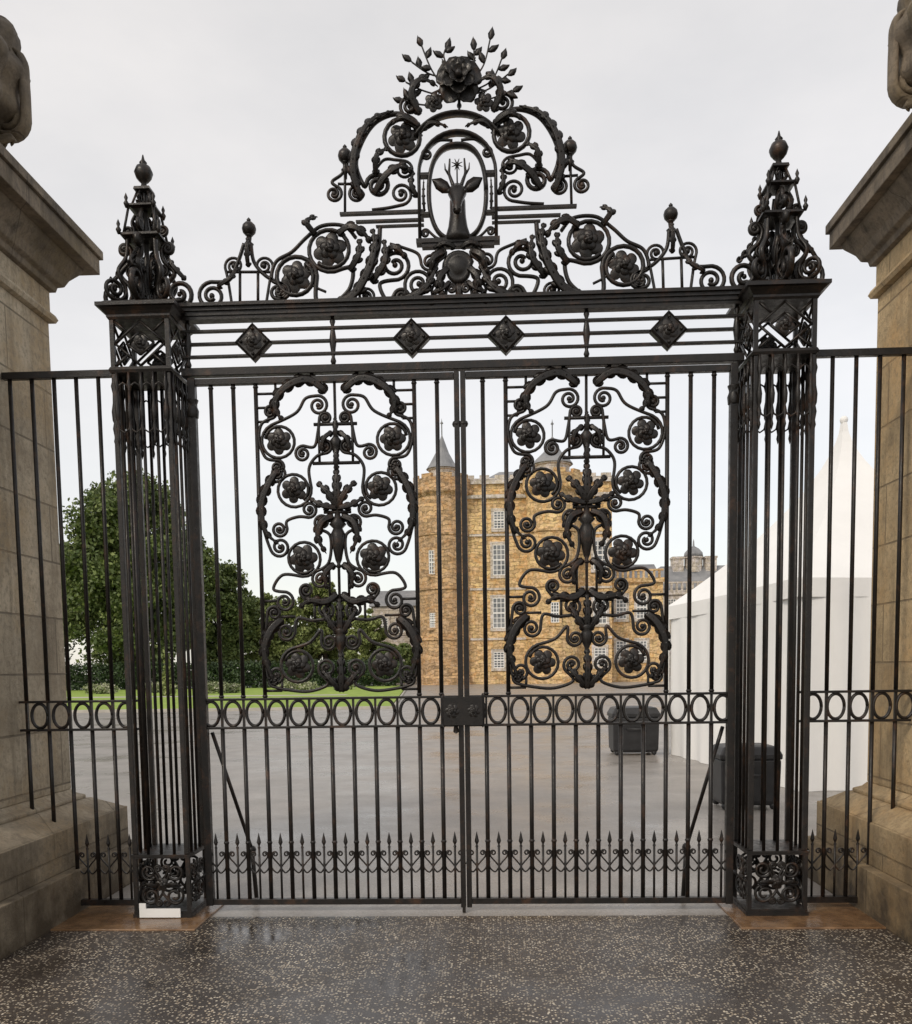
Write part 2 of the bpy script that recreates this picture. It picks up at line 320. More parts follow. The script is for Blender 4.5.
def build_leaf(side):
    sgn=side
    E=empty("gate_leaf",(sgn*1.0,0,0),"tall black wrought iron gate leaf with scrollwork panel, closed","gate","pair of closed iron gate leaves")
    X=lambda d: sgn*d
    def bx(b,a,c,y0,y1,z0,z1): xs=sorted((X(a),X(c))); b.box(xs[0],xs[1],y0,y1,z0,z1)
    b=MB(); bx(b,1.945,2.0,-.03,.03,.05,3.99); b.lathe(X(1.972),0,[(.0,3.70),(.04,3.71),(.045,3.76),(.03,3.80),(.045,3.84),(.0,3.86)]); obj("hinge_stile",b,IRON,E,bevel=.004)
    b=MB(); bx(b,.004,.042,-.03,.03,.03,3.99); b.lathe(X(.024),-.0,[(.028,3.6),(.036,3.62),(.028,3.64)]); obj("meeting_stile",b,IRON,E,bevel=.004)
    for z0,z1,nm in ((.055,.10,"bottom_rail"),(3.94,3.985,"top_rail"),(ZB0-.018,ZB0,"lower_band_rail"),(ZB1,ZB1+.018,"upper_band_rail")):
        b=MB(); bx(b,.043,1.944,-.024,.024,z0,z1); obj(nm,b,IRON,E,bevel=.003)
    up=None; lo=None
    for k in range(1,12):
        d=k*PIT_
        if not (2<k<9):
            b=MB(); b.tube([(X(d),0,ZB1+.018),(X(d),0,3.94)],.0160,8); 
            for zz in (ZB1+.03,3.92): b.lathe(X(d),0,[(.015,zz-.012),(.022,zz),(.015,zz+.012)],8)
            if up is None: up=obj("upper_bar",b,IRON,E); ux=X(d)
            else: copychild(up,E,X(d)-ux)
        b=MB(); b.tube([(X(d),0,.10),(X(d),0,ZB0-.018)],.0165,8)
        b.lathe(X(d),0,[(.016,.52),(.022,.535),(.016,.55)],8)
        if lo is None: lo=obj("lower_bar",b,IRON,E); lx=X(d)
        else: copychild(lo,E,X(d)-lx)
    b=MB(); rings(b,[X((k+.5)*PIT_+(.01 if k==0 else 0)) for k in range(12)])
    for k in range(1,12): b.box(X(k*PIT_)-.008,X(k*PIT_)+.008,-.012,.012,ZB0+.0,ZB1-.0)
    obj("ring_band",b,IRON,E)
    b0=None
    for k in range(12):
        x=X((k+.5)*PIT_)
        if b0 is None: b=MB(); spear(b,x); b0=obj("spear_dog_bar",b,IRON,E); bx0=x
        else: copychild(b0,E,x-bx0)
    # ------- ornamental panel
    xc=X(.917)
    T=lambda p,m: (xc+m*p[0]/S137, zc(p[1]))
    PATHS=[
     [Rg(58,440,18,-1),(40,412),(30,398),Sp(17,405,10,1)],
     [Sp(10,418,6,1),(18,432),(22,446),Sp(34,453,8,-1)],
     [Sp(66,410,7,-1),(75,422),(78,438),(72,456),Sp(60,466,7,1)],
     [Rg(44,489,18,1),(28,468),(20,456),Sp(11,446,7,-1)],
     [Sp(60,472,8,-1),(74,486),(79,512),(74,536),Sp(60,546,10,-1)],
     [Rg(36,558,18,-1),(58,574),(68,588),Sp(57,601,10,1)],
     [Sp(16,522,8,1),(8,536),(10,562),Sp(19,579,9,-1)],
     [Rg(45,665,18,-1),(32,642),(20,630),Sp(12,642,8,-1)],
     [Sp(15,610,9,-1),(30,620),(44,618),Sp(56,631,9,1)],
     [Sp(68,612,7,1),(77,628),(79,652),Sp(68,674,9,-1)],
     [Sp(15,668,9,1),(14,684),(34,691),(58,689),Sp(70,680,6,1)],
     [Sp(29,509,8,-1),(40,516),(52,520),Sp(60,528,8,1)],
     [Sp(34,590,7,1),(30,602),(10,598)],
    ]
    b=MB()
    for m_ in (-1,1):
        for pt in PATHS:
            b.tube([(T(p,m_)[0],0,T(p,m_)[1]) for p in path(pt)],.0122,6,ry=.014)
            for e in (pt[0],pt[-1]):
                if isinstance(e,Sp) and e.ri<.5: c=T(e.c,m_); b.sphere((c[0],0,c[1]),.019,8)
        for ln in ([(17,424),(17,464)],[(60,379),(60,392),(80,392)],[(80,420),(68,420),(68,406),(80,406)],[(80,600),(64,600),(64,616),(46,616)],[(80,690),(62,690),(62,680)],[(26,600),(26,622)],[(10,560),(10,598)]):
            for a,c in zip(ln,ln[1:]):
                A,C=T(a,m_),T(c,m_); b.tube([(A[0],0,A[1]),(C[0],0,C[1])],.010,4)
    for v,d in ((424,22),(463,24),(600,28),(512,14)):
        A,C=T((-d,v),1),T((d,v),1); b.tube([(A[0],0,A[1]),(C[0],0,C[1])],.013,6)
    A,C=T((0,380),1),T((0,690),1); b.tube([(A[0],0,A[1]),(C[0],0,C[1])],.011,6)
    obj("scrollwork",b,IRON,E)
    for (dx,v) in ((58,440),(44,489),(36,558),(45,665)):
        for m_ in (-1,1):
            c=T((dx,v),m_); b=MB(); b.rosette(c[0],c[1],.098 if v!=558 else .108,rot=random.random()*3); b.sphere((c[0],-.035,c[1]),.014,8); obj("rosette",b,IRON,E)
    LEAVES=[([(8,392),(24,380),(42,383),(58,396),(60,410),(52,420)],7.5,8),
      ([(60,468),(70,484),(77,504),(74,530),(60,544)],6.5,8),
      ([(60,618),(72,630),(79,652),(70,682)],7.5,7),
      ([(0,508),(8,494),(20,482)],6,4),([(0,508),(14,506),(28,498)],5,4),([(2,594),(14,602),(30,600),(42,608)],6,5),
      ([(2,634),(10,622),(18,608)],5,4),([(2,690),(10,680),(20,670)],5,4),
      ([(4,516),(16,522),(20,538),(12,554)],6,5),([(4,564),(14,574),(12,590)],5,4),([(3,432),(12,440),(14,454)],4,3)]
    lf=MB()
    for m_ in (-1,1):
        for pts,W,l in LEAVES: lf.leaf([T(p,m_) for p in pts],W/S137,l,y=-.008,curl=.025)
    for v0,v1,W in ((508,470,7),(636,598,6),(692,652,6),(440,418,4),(470,446,4)): lf.leaf([T((0,v0),1),T((.5,(v0+v1)/2),1),T((0,v1),1)],W/S137,5,y=-.012,curl=.02)
    obj("acanthus_leaves",lf,IRON,E)
    z0=zc(560);z1=zc(512)
    b=MB(); b.lathe(xc,0,[(.012,z0-.06),(.026,z0-.05),(.012,z0-.03),(.025,z0),(.045,z0+.10),(.055,z0+.19),(.035,z0+.23),(.065,z0+.26),(.03,z0+.30),(.01,z1+.03)],14); obj("urn_ornament",b,IRON,E)
    z0=zc(648); b=MB(); b.lathe(xc,0,[(.01,z0-.08),(.025,z0-.06),(.015,z0-.03),(.035,z0+.01),(.045,z0+.08),(.03,z0+.11),(.05,z0+.13),(.01,z0+.16)],14); obj("urn_ornament",b,IRON,E)
    z0=zc(452); b=MB(); b.lathe(xc,0,[(.01,z0-.08),(.025,z0-.06),(.015,z0-.03),(.035,z0+.04),(.045,z0+.08),(.02,z0+.11),(.01,z0+.16)],14); obj("urn_ornament",b,IRON,E)
    b=MB(); b.tube([(X(1.93),.05,1.38),(X(1.72),.30,.42)],.015,6); b.tube([(X(1.72),.30,.42),(X(1.70),.32,.0)],.018,6); b.sphere((X(1.72),.30,.42),.035)
    obj("gate_stay",b,IRON,E)
    return E
EL=build_leaf(-1); ER=build_leaf(1)
b=MB(); b.box(-.15,.14,-.075,-.0305,1.42,1.63); b.lathe(-.06,-.052,[(.0,1.355),(.022,1.37),(.014,1.42)]); b.rosette(-.085,1.525,.055,y=-.075,both=False); b.rosette(.075,1.525,.05,y=-.075,both=False)
for sx in (-.15,.14): b.lathe(sx,-.055,[(.0,1.40),(.014,1.415),(.014,1.635),(.0,1.66)],8)
obj("lock_case",b,IRON,EL,bevel=.006)
b=MB(); b.box(-.03,-.006,-.06,.0-.031,.0,.35); obj("drop_bolt",b,IRON,EL)

# ------------------------------------------------------------------ overthrow
OV=empty("gate_overthrow",(0,0,4.0),"ornate black iron overthrow with scrolls and stag head above the gates","gate crest")
x0=G(459,306)[0]
for nm,z0,z1,hy in (("lower_rail",4.003,4.06,.035),("thin_rail",4.135,4.155,.018),("thin_rail",4.225,4.245,.018),("thin_rail",4.315,4.335,.018)):
    b=MB(); b.box(-2.04,2.04,-hy,hy,z0,z1); obj(nm,b,IRON,OV,bevel=.004)
b=MB()
for z0,z1,h in ((4.395,4.42,.045),(4.42,4.45,.055),(4.45,4.475,.07),(4.475,4.50,.09)): b.box(-2.02-.0*h,2.02,-h,h,z0+.0005,z1)
obj("cornice_beam",b,IRON,OV)
for u,v in ((254,347),(412,344),(506,341),(668,334)):
    x,z=G(u,v); z=4.235; b=MB(); r=.135
    b.loft([[(x+q*math.cos(a),y,z+q*math.sin(a)) for a in [math.pi/2*j for j in range(4)]] for q,y in ((r,.03),(r,-.03),(r*.86,-.045),(r*.86,-.036),(r*.8,-.036))],False)
    b.rosette(x,z,.075,y=-.036,both=False,pet=5,rot=0)
    for a in range(4):
        A=a*math.pi/2; b.sphere((x+.088*math.cos(A),-.045,z+.088*math.sin(A)),.012,6)
    obj("diamond_boss",b,IRON,OV)
for x in (-.92,.92,-1.99,1.99,):
    b=MB(); b.lathe(x,0,[(.012,4.06),(.022,4.09),(.012,4.12),(.02,4.18),(.028,4.235),(.02,4.29),(.012,4.34),(.022,4.37),(.012,4.395)],10); obj("baluster",b,IRON,OV)
def Tc(p,m_=-1):
    x,z=G(p[0],p[1]); return (x0-(x-x0) if m_==1 else x, z)
CR=[
 ([Sp(212,296,14,1),(229,280),(238,262),(244,244)],.015),([Sp(234,266,9,-1),(228,280),(232,305)],.011),
 ([Sp(264,266,9,1),(270,280),(266,305)],.011),([Sp(278,292,9,-1),(266,276),(254,262),(251,244)],.014),
 ([(240,306),(240,272)],.011),([(258,306),(258,272)],.011),([(228,272),(270,272)],.011),
 ([Rg(296,277,21,1),(318,303),(346,298),(368,276),(378,250),(380,228)],.017),
 ([Rg(330,250,22,-1),(352,268),(350,288),(336,303)],.016),
 ([Sp(282,292,8,-1),(272,280),(276,262),(292,252),(306,238),(322,226),(344,226),(356,238)],.014),
 ([Sp(310,268,7,1),(312,284),(326,292)],.010),
 ([Sp(395,265,15,1),(380,284),(388,302),Sp(402,297,8,-1)],.015),
 ([Sp(419,284,14,-1),(404,302),(392,305)],.014),([Sp(430,262,9,1),(418,254),(404,248),(390,244)],.012),
 ([Sp(438,291,9,1),(424,305),(408,305)],.012),
 ([Sp(366,296,8,1),(376,305),(390,303)],.011),
 ([Sp(334,194,8,-1),(332,182),(342,174),(345,164)],.012),([Sp(357,194,8,1),(360,182),(350,174),(347,164)],.012),
 ([(345,164),(345,212)],.010),([(338,184),(352,184)],.010),
 ([Rg(403,138,20,1),(420,132),(414,120),(396,114),(376,122),(362,142),(356,165),(364,186),Sp(378,186,12,-1)],.017),
 ([Sp(401,194,11,1),(388,208),(372,210)],.012),([Sp(404,170,9,-1),(396,160),(384,160),(374,172)],.011),
 ([Sp(410,106,10,-1),(408,120),(424,128),(436,122)],.013),
]
for m_ in (-1,1):
    b=MB()
    for pt,r in CR:
        q=[Tc(p,m_) for p in path(pt)]; b.tube([(p[0],0,p[1]) for p in q],r,6,ry=r*1.3)
        for e in (pt[0],pt[-1]):
            if isinstance(e,Sp) and e.ri<.5: c=Tc(e.c,m_); b.sphere((c[0],0,c[1]),.021,8)
    obj("scrollwork",b,IRON,OV)
b=MB(); cz=Tc((458,193))[1]
for m_ in (-1,1):
    for (a,c,t) in (((340,213),(424,213),.009),((356,221),(424,221),.007),((376,226),(424,226),.005)):
        A,C=Tc(a,m_),Tc(c,m_); z=(A[1]+C[1])/2; xs=sorted((A[0],C[0])); b.box(xs[0],xs[1],-.018,.018,z-t,z+t)
def archpath(hw,zb,zs,rz):
    p=[(x0-hw,0,zb),(x0-hw,0,zs-.05),(x0-hw,0,zs)]
    p+=[(x0-hw*math.cos(a),0,zs+rz*math.sin(a)) for a in [math.pi*i/18 for i in range(1,18)]]
    return p+[(x0+hw,0,zs),(x0+hw,0,zs-.05),(x0+hw,0,zb)]
zb=cz-.33
# oval opening
b.tube([(x0+.205*math.copysign(abs(math.cos(a))**.75,math.cos(a)),0,cz+.0+.325*math.copysign(abs(math.sin(a))**.9,math.sin(a))) for a in [2*math.pi*i/48 for i in range(49)]],.017,6,ry=.04)
b.tube(archpath(.275,zb,cz+.14,.27),.013,6,ry=.045)
b.box(x0-.30,x0+.30,-.04,.04,zb-.02,zb+.010); b.box(x0-.26,x0+.26,-.03,.03,zb-.045,zb-.0205)
for m_ in (-1,1):
    b.box(*sorted((x0+m_*.205,x0+m_*.275)),-.03,.03,cz+.115,cz+.135)
    b.box(*sorted((x0+m_*.205,x0+m_*.275)),-.03,.03,cz-.15,cz-.135)
    b.tube([(x0+m_*p[0],0,cz+p[1]) for p in path([Sp(.215,.27,.035,1),(.14,.36),(.03,.36)])],.011,6)
    b.tube([(x0+m_*p[0],0,cz+p[1]) for p in path([Sp(.235,-.27,.028,1),(.16,-.30),(.10,-.32)])],.010,6)
    b.leaf([(x0+m_*.24,cz-.12),(x0+m_*.243,cz-.02),(x0+m_*.24,cz+.10)],.016,5)
    b.leaf([(x0+m_*.29,cz-.02),(x0+m_*.33,cz+.06),(x0+m_*.31,cz+.16)],.03,4)
    b.leaf([(x0+m_*.28,cz+.40),(x0+m_*.19,cz+.47),(x0+m_*.06,cz+.45)],.030,5)
b.tube([(x0+.34*math.cos(a),0,cz+.25+.29*math.sin(a)) for a in [math.pi*(.16+.68*i/20) for i in range(21)]],.012,6,ry=.045)
obj("arched_frame",b,IRON,OV)
for m_ in (-1,1):
    for (u,v,R) in ((296,277,.115),(330,250,.125),(403,138,.11)):
        c=Tc((u,v),m_); b=MB(); b.rosette(c[0],c[1],R,rot=random.random()*3); b.sphere((c[0],-.045,c[1]),.018,8); obj("rosette",b,IRON,OV)
CL=[([(338,304),(356,296),(370,272),(376,246),(372,230)],8,8),([(350,272),(360,258),(360,240)],6,4),([(372,284),(386,264),(384,240)],6,5),
 ([(394,302),(412,300),(428,288),(438,264)],7,6),([(362,200),(354,176),(358,148),(372,124),(394,112)],6.5,9),
 ([(374,196),(386,180),(402,170),(412,174)],6,5),([(376,176),(378,160),(390,150)],5,4),
 ([(420,116),(412,98),(422,84),(438,88)],6,5),
 ([(316,236),(308,226),(318,218)],5,3),([(420,128),(404,122),(392,126)],5,4),
 ([(446,252),(434,262),(430,278)],6,4),([(450,268),(440,282),(444,300)],6,4),([(452,300),(436,304),(424,304)],5,4),
 ([(388,250),(398,252),(408,262)],5,3),([(218,288),(232,282),(240,268)],4,4),([(249,268),(249,252),(249,238)],4,4),
 ([(338,236),(350,230),(364,236),(372,246)],6,4)]
for m_ in (-1,1):
    b=MB()
    for pts,W,l in CL: b.leaf([Tc(p,m_) for p in pts],W/142,l,y=-.015,curl=.05)
    obj("acanthus_leaves",b,IRON,OV)
b=MB(); c=Tc((458,268)); 
b.loft([[(x0+k*.12*math.cos(a)*(1 if math.sin(a)>0 else .8),y_,c[1]+k*.12*math.sin(a)) for a in [2*math.pi*j/20 for j in range(20)]] for k,y_ in ((.9,.03),(1,-.01),(.8,-.04),(.72,-.03),(.5,-.05),(.2,-.06))])
for m_ in (-1,1):
    b.tube([(x0+m_*p[0],-.02,c[1]+p[1]) for p in path([Sp(.13,.10,.04,1),(.17,0),(.10,-.12),Sp(.05,-.15,.03,-1)])],.012,6)
    b.leaf([(x0+m_*.02,c[1]+.13),(x0+m_*.09,c[1]+.155),(x0+m_*.18,c[1]+.13)],.030,5,y=-.02); b.leaf([(x0+m_*.06,c[1]-.10),(x0+m_*.12,c[1]-.16),(x0+m_*.20,c[1]-.18)],.030,5,y=-.02)
b.leaf([(x0,c[1]-.10),(x0+.003,c[1]-.17),(x0,c[1]-.26)],.04,5)
obj("shield_cartouche",b,IRON,OV)
for m_ in (-1,1):
    for (u,v,vb,R) in ((249,229,250,.052),(345,156,176,.052)):
        c=Tc((u,v),m_); zb_=Tc((u,vb),m_)[1]; b=MB(); b.sphere((c[0],0,c[1]),R,14); b.lathe(c[0],0,[(.012,c[1]+R*.9),(.016,c[1]+R+.012),(.0,c[1]+R+.03)],8)
        b.lathe(c[0],0,[(.012,zb_-.02),(.014,zb_+.02),(.032,zb_+.04),(.014,zb_+.055),(.02,c[1]-R*.95),(.03,c[1]-R*.85)],10); obj("ball_finial",b,IRON,OV)
b=MB(); c=Tc((459,84))
def petal(b,cx,cz_,ang,r0,r1,wd,y0,y1,cup):
    e=np.array([math.cos(ang),math.sin(ang)]); t=np.array([-e[1],e[0]]); rr=[]
    for kk,wf in ((0,.35),(.3,.8),(.6,1),(.85,.8),(1,.25)):
        r=r0+(r1-r0)*kk; yy=y0+(y1-y0)*kk; p=np.array([cx,cz_])+e*r
        row=[]
        for q in (-1,-.5,0,.5,1): s_=p+t*wd*wf*q; row.append((s_[0],yy-cup*(abs(q)**2)*wf,s_[1]))
        for q in (.6,0,-.6): s_=p+t*wd*wf*q; row.append((s_[0],yy+.012-cup*(abs(q)**2)*wf,s_[1]))
        rr.append(row)
    b.loft(rr)
for j in range(5): petal(b,c[0],c[1],.31+j*1.2566,.03,.165,.085,-.05,-.03,.03)
for j in range(5): petal(b,c[0],c[1],.94+j*1.2566,.02,.115,.062,-.08,-.09,.03)
for j in range(4): petal(b,c[0],c[1],.3+j*1.5708,.01,.065,.042,-.10,-.125,.02)
b.sphere((c[0],-.12,c[1]),.026,10)
for j in range(5): a=.94+j*1.2566; b.leaf([(c[0]+.08*math.cos(a),c[1]+.08*math.sin(a)),(c[0]+.15*math.cos(a),c[1]+.15*math.sin(a)),(c[0]+.205*math.cos(a),c[1]+.205*math.sin(a))],.018,3,y=-.01,curl=0)
b.sphere((c[0],-.03,c[1]),.06,10)
obj("top_rose",b,IRON,OV)
b=MB()
for (u,v,R) in ((434,104,.07),(484,104,.07)):
    cc_=Tc((u,v)); b.rosette(cc_[0],cc_[1],R,y=-.02,rot=random.random())
sprigs=[((446,92),(432,72),(422,48)),((442,98),(422,92),(406,84)),((450,80),(430,76),(412,64)),((448,70),(444,58),(446,50)),((440,108),(418,106),(404,102)),
        ((470,76),(474,62),(474,52)),((472,84),(484,66),(490,42)),((474,92),(492,82),(502,60)),((478,104),(498,98),(512,92)),((474,96),(490,90),(508,76))]
for sp in sprigs:
    q=[Tc(p) for p in sp]; cq=crv(q,6); b.tube([(p[0],-.02,p[1]) for p in cq],.006,5)
    for t,sd_ in ((.55,1),(.75,-1),(1,0)):
        i=int(t*(len(cq)-1)); P=np.array(cq[i]); D=np.array(cq[i])-np.array(cq[max(i-1,0)]); D/=np.linalg.norm(D)+1e-9; a=sd_*.85
        D=np.array([D[0]*math.cos(a)-D[1]*math.sin(a),D[0]*math.sin(a)+D[1]*math.cos(a)]); L=random.uniform(.075,.095)
        yy=random.uniform(-.04,.01); Nn=np.array([-D[1],D[0]])
        rr=[]
        for k,wd in ((0,.003),(.2,.017),(.5,.025),(.8,.014),(1,.001)):
            p=P+D*L*k; rr.append([(p[0]+Nn[0]*wd,yy,p[1]+Nn[1]*wd),(p[0],yy-.004-.01*k,p[1]),(p[0]-Nn[0]*wd,yy,p[1]-Nn[1]*wd),(p[0],yy+.004,p[1])])
        b.loft(rr)
obj("leaf_bouquet",b,IRON,OV)
# stag head
b=MB(); zt=cz-.015
def ell(z,rx,ry,cy,n=14,cx_=0): return [(x0+cx_+rx*math.cos(2*math.pi*j/n),cy+ry*math.sin(2*math.pi*j/n),z) for j in range(n)]
b.loft([ell(zt-.315,.11,.08,.01),ell(zt-.28,.092,.08,.01),ell(zt-.22,.070,.07,.0),ell(zt-.14,.058,.06,.0),ell(zt-.04,.056,.05,.0),ell(zt+.03,.03,.03,.0)])
b.loft([ell(zt-.205,.018,.022,-.175),ell(zt-.19,.031,.036,-.165),ell(zt-.145,.030,.045,-.14),ell(zt-.09,.042,.055,-.11),ell(zt-.03,.066,.068,-.07),ell(zt+.02,.062,.06,-.04),ell(zt+.055,.036,.04,-.02)])
for m_ in (-1,1):
    b.sphere((x0+m_*.058,-.09,zt-.015),.014,6); b.sphere((x0+m_*.018,-.20,zt-.185),.009,5)
    rr=[]
    for k,wd in ((0,.016),(.3,.040),(.65,.038),(1,.002)):
        px_,pz=x0+m_*(.05+.13*k),zt+.015+.085*k
        rr.append([(px_-m_*wd*.5,-.03,pz+wd),(px_,-.055+.03*k,pz),(px_+m_*wd*.5,-.03,pz-wd),(px_,-.005,pz)])
    b.loft(rr)
    an=[(.028,-.03,.05),(.045,-.02,.10),(.058,0,.15),(.055,.0,.20),(.052,0,.25)]
    b.tube([(x0+m_*p[0],p[1],zt+p[2]) for p in crv(an,5)],.015,6,rs=[1-.6*i/20 for i in range(21)])
    b.tube([(x0+m_*.058,0,zt+.14),(x0+m_*.085,0,zt+.18),(x0+m_*.088,0,zt+.22)],.010,5,rs=[1,.7,.3])
obj("stag_head",b,IRON,OV)
b=MB()
for k in range(8):
    a=k*math.pi/4+.39; b.tube([(x0,-.02,zt+.20),(x0+.042*math.cos(a),-.02,zt+.20+.042*math.sin(a))],.007,4,rs=[1,.3])
b.tube([(x0,-.01,zt+.05),(x0,-.02,zt+.20)],.006,5); b.sphere((x0,-.02,zt+.20),.015,8); obj("star_ornament",b,IRON,OV)

# ------------------------------------------------------------------ iron pillars
def scroll3(b,cx,cy,ang,pts,r,ry=None):
    t=MB(); t.tube([(p[0],0,p[1]) for p in path(pts)],r,6,ry=ry or r*1.4)
    for e in (pts[0],pts[-1]):
        if isinstance(e,Sp): t.sphere((e.c[0],0,e.c[1]),.018,8)
    b.merge(t,Rz(ang),(cx,cy,0))
def pillar(px_):
    E=empty("iron_gate_pillar",(px_,0,0),"square openwork black iron gate pillar with scrolled finial","gate pillar","pair of iron gate pillars")
    h=.215
    b=MB(); 
    for z0,z1,e in ((.012,.04,.008),(.04,.06,.002),(.460,.475,.002),(.475,.490,.008)): b.sqloft(px_,0,[(h+e,z0+.0005),(h+e,z1)])
    for sx in (-1,1):
        for sy in (-1,1): b.box(*sorted((px_+sx*(h-.03),px_+sx*h)),*sorted((sy*(h-.03),sy*h)),.06,.460)
    obj("base_frame",b,IRON,E)
    b=MB()
    for f in range(4):
        t=MB()
        for m_ in (-1,1):
            for pt in ([Sp(.09,.17,.07,1),(.03,.26),(.05,.33),Sp(.10,.35,.06,-1)],[Sp(.03,.12,.025,1),(.0,.2),(.015,.3),Sp(.03,.38,.025,-1)]):
                t.tube([(m_*p[0],-h+.02,p[1]) for p in path(pt)],.011,5)
            t.leaf([(m_*.03,.25),(m_*.09,.27),(m_*.15,.25)],.02,4,y=-h+.01)
        t.rosette(0,.26,.055,y=-h+.01,both=False)
        b.merge(t,Rz(f*math.pi/2),(px_,0,0))
    obj("base_scroll_panel",b,IRON,E)
    p0=None
    for sx in (-1,1):
        for sy in (-1,1):
            b=MB(); x=px_+sx*(h-.02); y=sy*(h-.02); b.box(x-.018,x+.018,y-.018,y+.018,.4905,3.98); 
            if p0 is None: p0=obj("corner_post",b,IRON,E,bevel=.004); q0=(x,y)
            else: copychild(p0,E,x-q0[0],y-q0[1])
    b0=None
    for f in range(4):
        for k in (-1,0,1):
            v=Rz(f*math.pi/2)@np.array([k*.098,-h+.02,0]); x=px_+v[0]; y=v[1]
            b=MB(); b.tube([(x,y,.49),(x,y,3.98)],.0125,8)
            if b0 is None: b0=obj("pillar_bar",b,IRON,E); c0=(x,y)
            else: copychild(b0,E,x-c0[0],y-c0[1])
    b=MB()
    for f in range(4):
        t=MB()
        for k in range(5):
            t.lathe((k-2)*.088,-h-.004,[(.001,3.47),(.012,3.51),(.006,3.54),(.016,3.60),(.008,3.64),(.016,3.66),(.020,3.72),(.010,3.78),(.008,3.85),(.018,3.90),(.010,3.93),(.010,3.98)],8)
        for k in range(4):
            xx=(k-1.5)*.088; t.tube([(xx-.044,-h-.005,3.84),(xx-.03,-h-.005,3.89),(xx,-h-.005,3.91),(xx+.03,-h-.005,3.89),(xx+.044,-h-.005,3.84)],.007,5)
            t.tube([(xx-.044,-h-.005,3.62),(xx-.03,-h-.005,3.58),(xx,-h-.005,3.56),(xx+.03,-h-.005,3.58),(xx+.044,-h-.005,3.62)],.007,5)
        b.merge(t,Rz(f*math.pi/2),(px_,0,0))
    obj("baluster_fringe",b,IRON,E)
    b=MB(); b.sqloft(px_,0,[(h+.006,3.981),(h+.014,4.0),(h+.004,4.022)]); b.sqloft(px_,0,[(h+.004,4.35),(h+.014,4.365),(h+.014,4.38)])
    for sx in (-1,1):
        for sy in (-1,1): b.box(*sorted((px_+sx*(h-.03),px_+sx*h)),*sorted((sy*(h-.03),sy*h)),4.021,4.355)
    for f in range(4):
        t=MB(); zc_=4.187; y=-h+.015
        for (a,c) in (((-.18,0),(0,.155)),((0,.155),(.18,0)),((.18,0),(0,-.155)),((0,-.155),(-.18,0)),((-.18,-.155),(-.09,-.077)),((.18,.155),(.09,.077)),((-.18,.155),(-.09,.077)),((.18,-.155),(.09,-.077)),((-.10,0),(0,.08)),((0,.08),(.10,0)),((.10,0),(0,-.08)),((0,-.08),(-.10,0))):
            t.tube([(a[0],y,zc_+a[1]),(c[0],y,zc_+c[1])],.010,5)
        t.rosette(0,zc_,.07,y=y,both=False,pet=5)
        b.merge(t,Rz(f*math.pi/2),(px_,0,0))
    obj("lattice_box",b,IRON,E)
    b=MB(); b.sqloft(px_,0,[(h+.014,4.381),(h+.03,4.40),(h+.05,4.42),(h+.07,4.425),(h+.07,4.45),(h+.04,4.46),(h+.02,4.475)]); obj("cap_slab",b,IRON,E)
    b=MB(); z=4.475
    for k in range(4):
        a=k*math.pi/2
        scroll3(b,px_,0,a,[Sp(.23,z+.12,.118,-1,1.8,.18),(.20,z+.27),(.13,z+.35),(.11,z+.42),Sp(.16,z+.44,.04,1)],.018,.024)
        scroll3(b,px_,0,a,[Sp(.085,z+.06,.045,-1),(.05,z+.16),(.06,z+.26),Sp(.115,z+.29,.04,-1)],.012)
        scroll3(b,px_,0,a+math.pi/4,[Sp(.25,z+.10,.085,-1,1.7,.2),(.22,z+.23),(.16,z+.34),(.145,z+.47)],.014,.02)
        t=MB(); t.leaf([(.28,z+.22),(.20,z+.31),(.15,z+.40)],.028,4); t.leaf([(.04,z+.12),(.09,z+.24),(.06,z+.36)],.035,5); t.leaf([(.16,z+.03),(.12,z+.12),(.14,z+.20)],.028,4)
        t.leaf([(.03,z+.52),(.08,z+.60),(.05,z+.69)],.030,4); t.leaf([(.02,z+.74),(.05,z+.79),(.03,z+.84)],.022,3)
        b.merge(t,Rz(a),(px_,0,0))
        t=MB(); t.leaf([(.05,z+.14),(.12,z+.26),(.10,z+.38)],.032,5); b.merge(t,Rz(a+math.pi/4),(px_,0,0))
        dx,dy=math.cos(a+math.pi/4),math.sin(a+math.pi/4)
        b.tube([(px_+.17*dx,.17*dy,z+.5),(px_+.12*dx,.12*dy,z+.72)],.010,6)
        b.tube([(px_+.10*dx,.10*dy,z+.72),(px_+.05*dx,.05*dy,z+.84)],.009,6)
        for (rr_,zz) in ((.205,z+.52),(.14,z+.72)):
            b.lathe(px_+rr_*dx,rr_*dy,[(.008,zz-.03),(.02,zz),(.008,zz+.02),(.014,zz+.04),(.0,zz+.075)],8)
        scroll3(b,px_,0,a,[Sp(.125,z+.57,.042,-1),(.10,z+.63),(.075,z+.68)],.012)
    b.sqloft(px_,0,[(.10,z+.48),(.140,z+.49),(.140,z+.505),(.10,z+.515)]); b.sqloft(px_,0,[(.07,z+.70),(.098,z+.71),(.098,z+.722),(.07,z+.732)])
    b.sqloft(px_,0,[(.04,z+.83),(.06,z+.84),(.055,z+.86),(.03,z+.87)])
    b.lathe(px_,0,[(.04,z),(.022,z+.03),(.018,z+.12),(.035,z+.20),(.05,z+.26),(.035,z+.32),(.018,z+.40),(.018,z+.50),(.032,z+.58),(.02,z+.66),(.016,z+.72),(.028,z+.86),(.018,z+.90),(.035,z+.915),(.055,z+.94),(.067,z+.975),(.05,z+1.015),(.02,z+1.035),(.028,z+1.045),(.012,z+1.065),(.004,z+1.10)],14)
    obj("scrolled_finial",b,IRON,E)
    return E
PLL=pillar(-2.27); pillar(2.27)
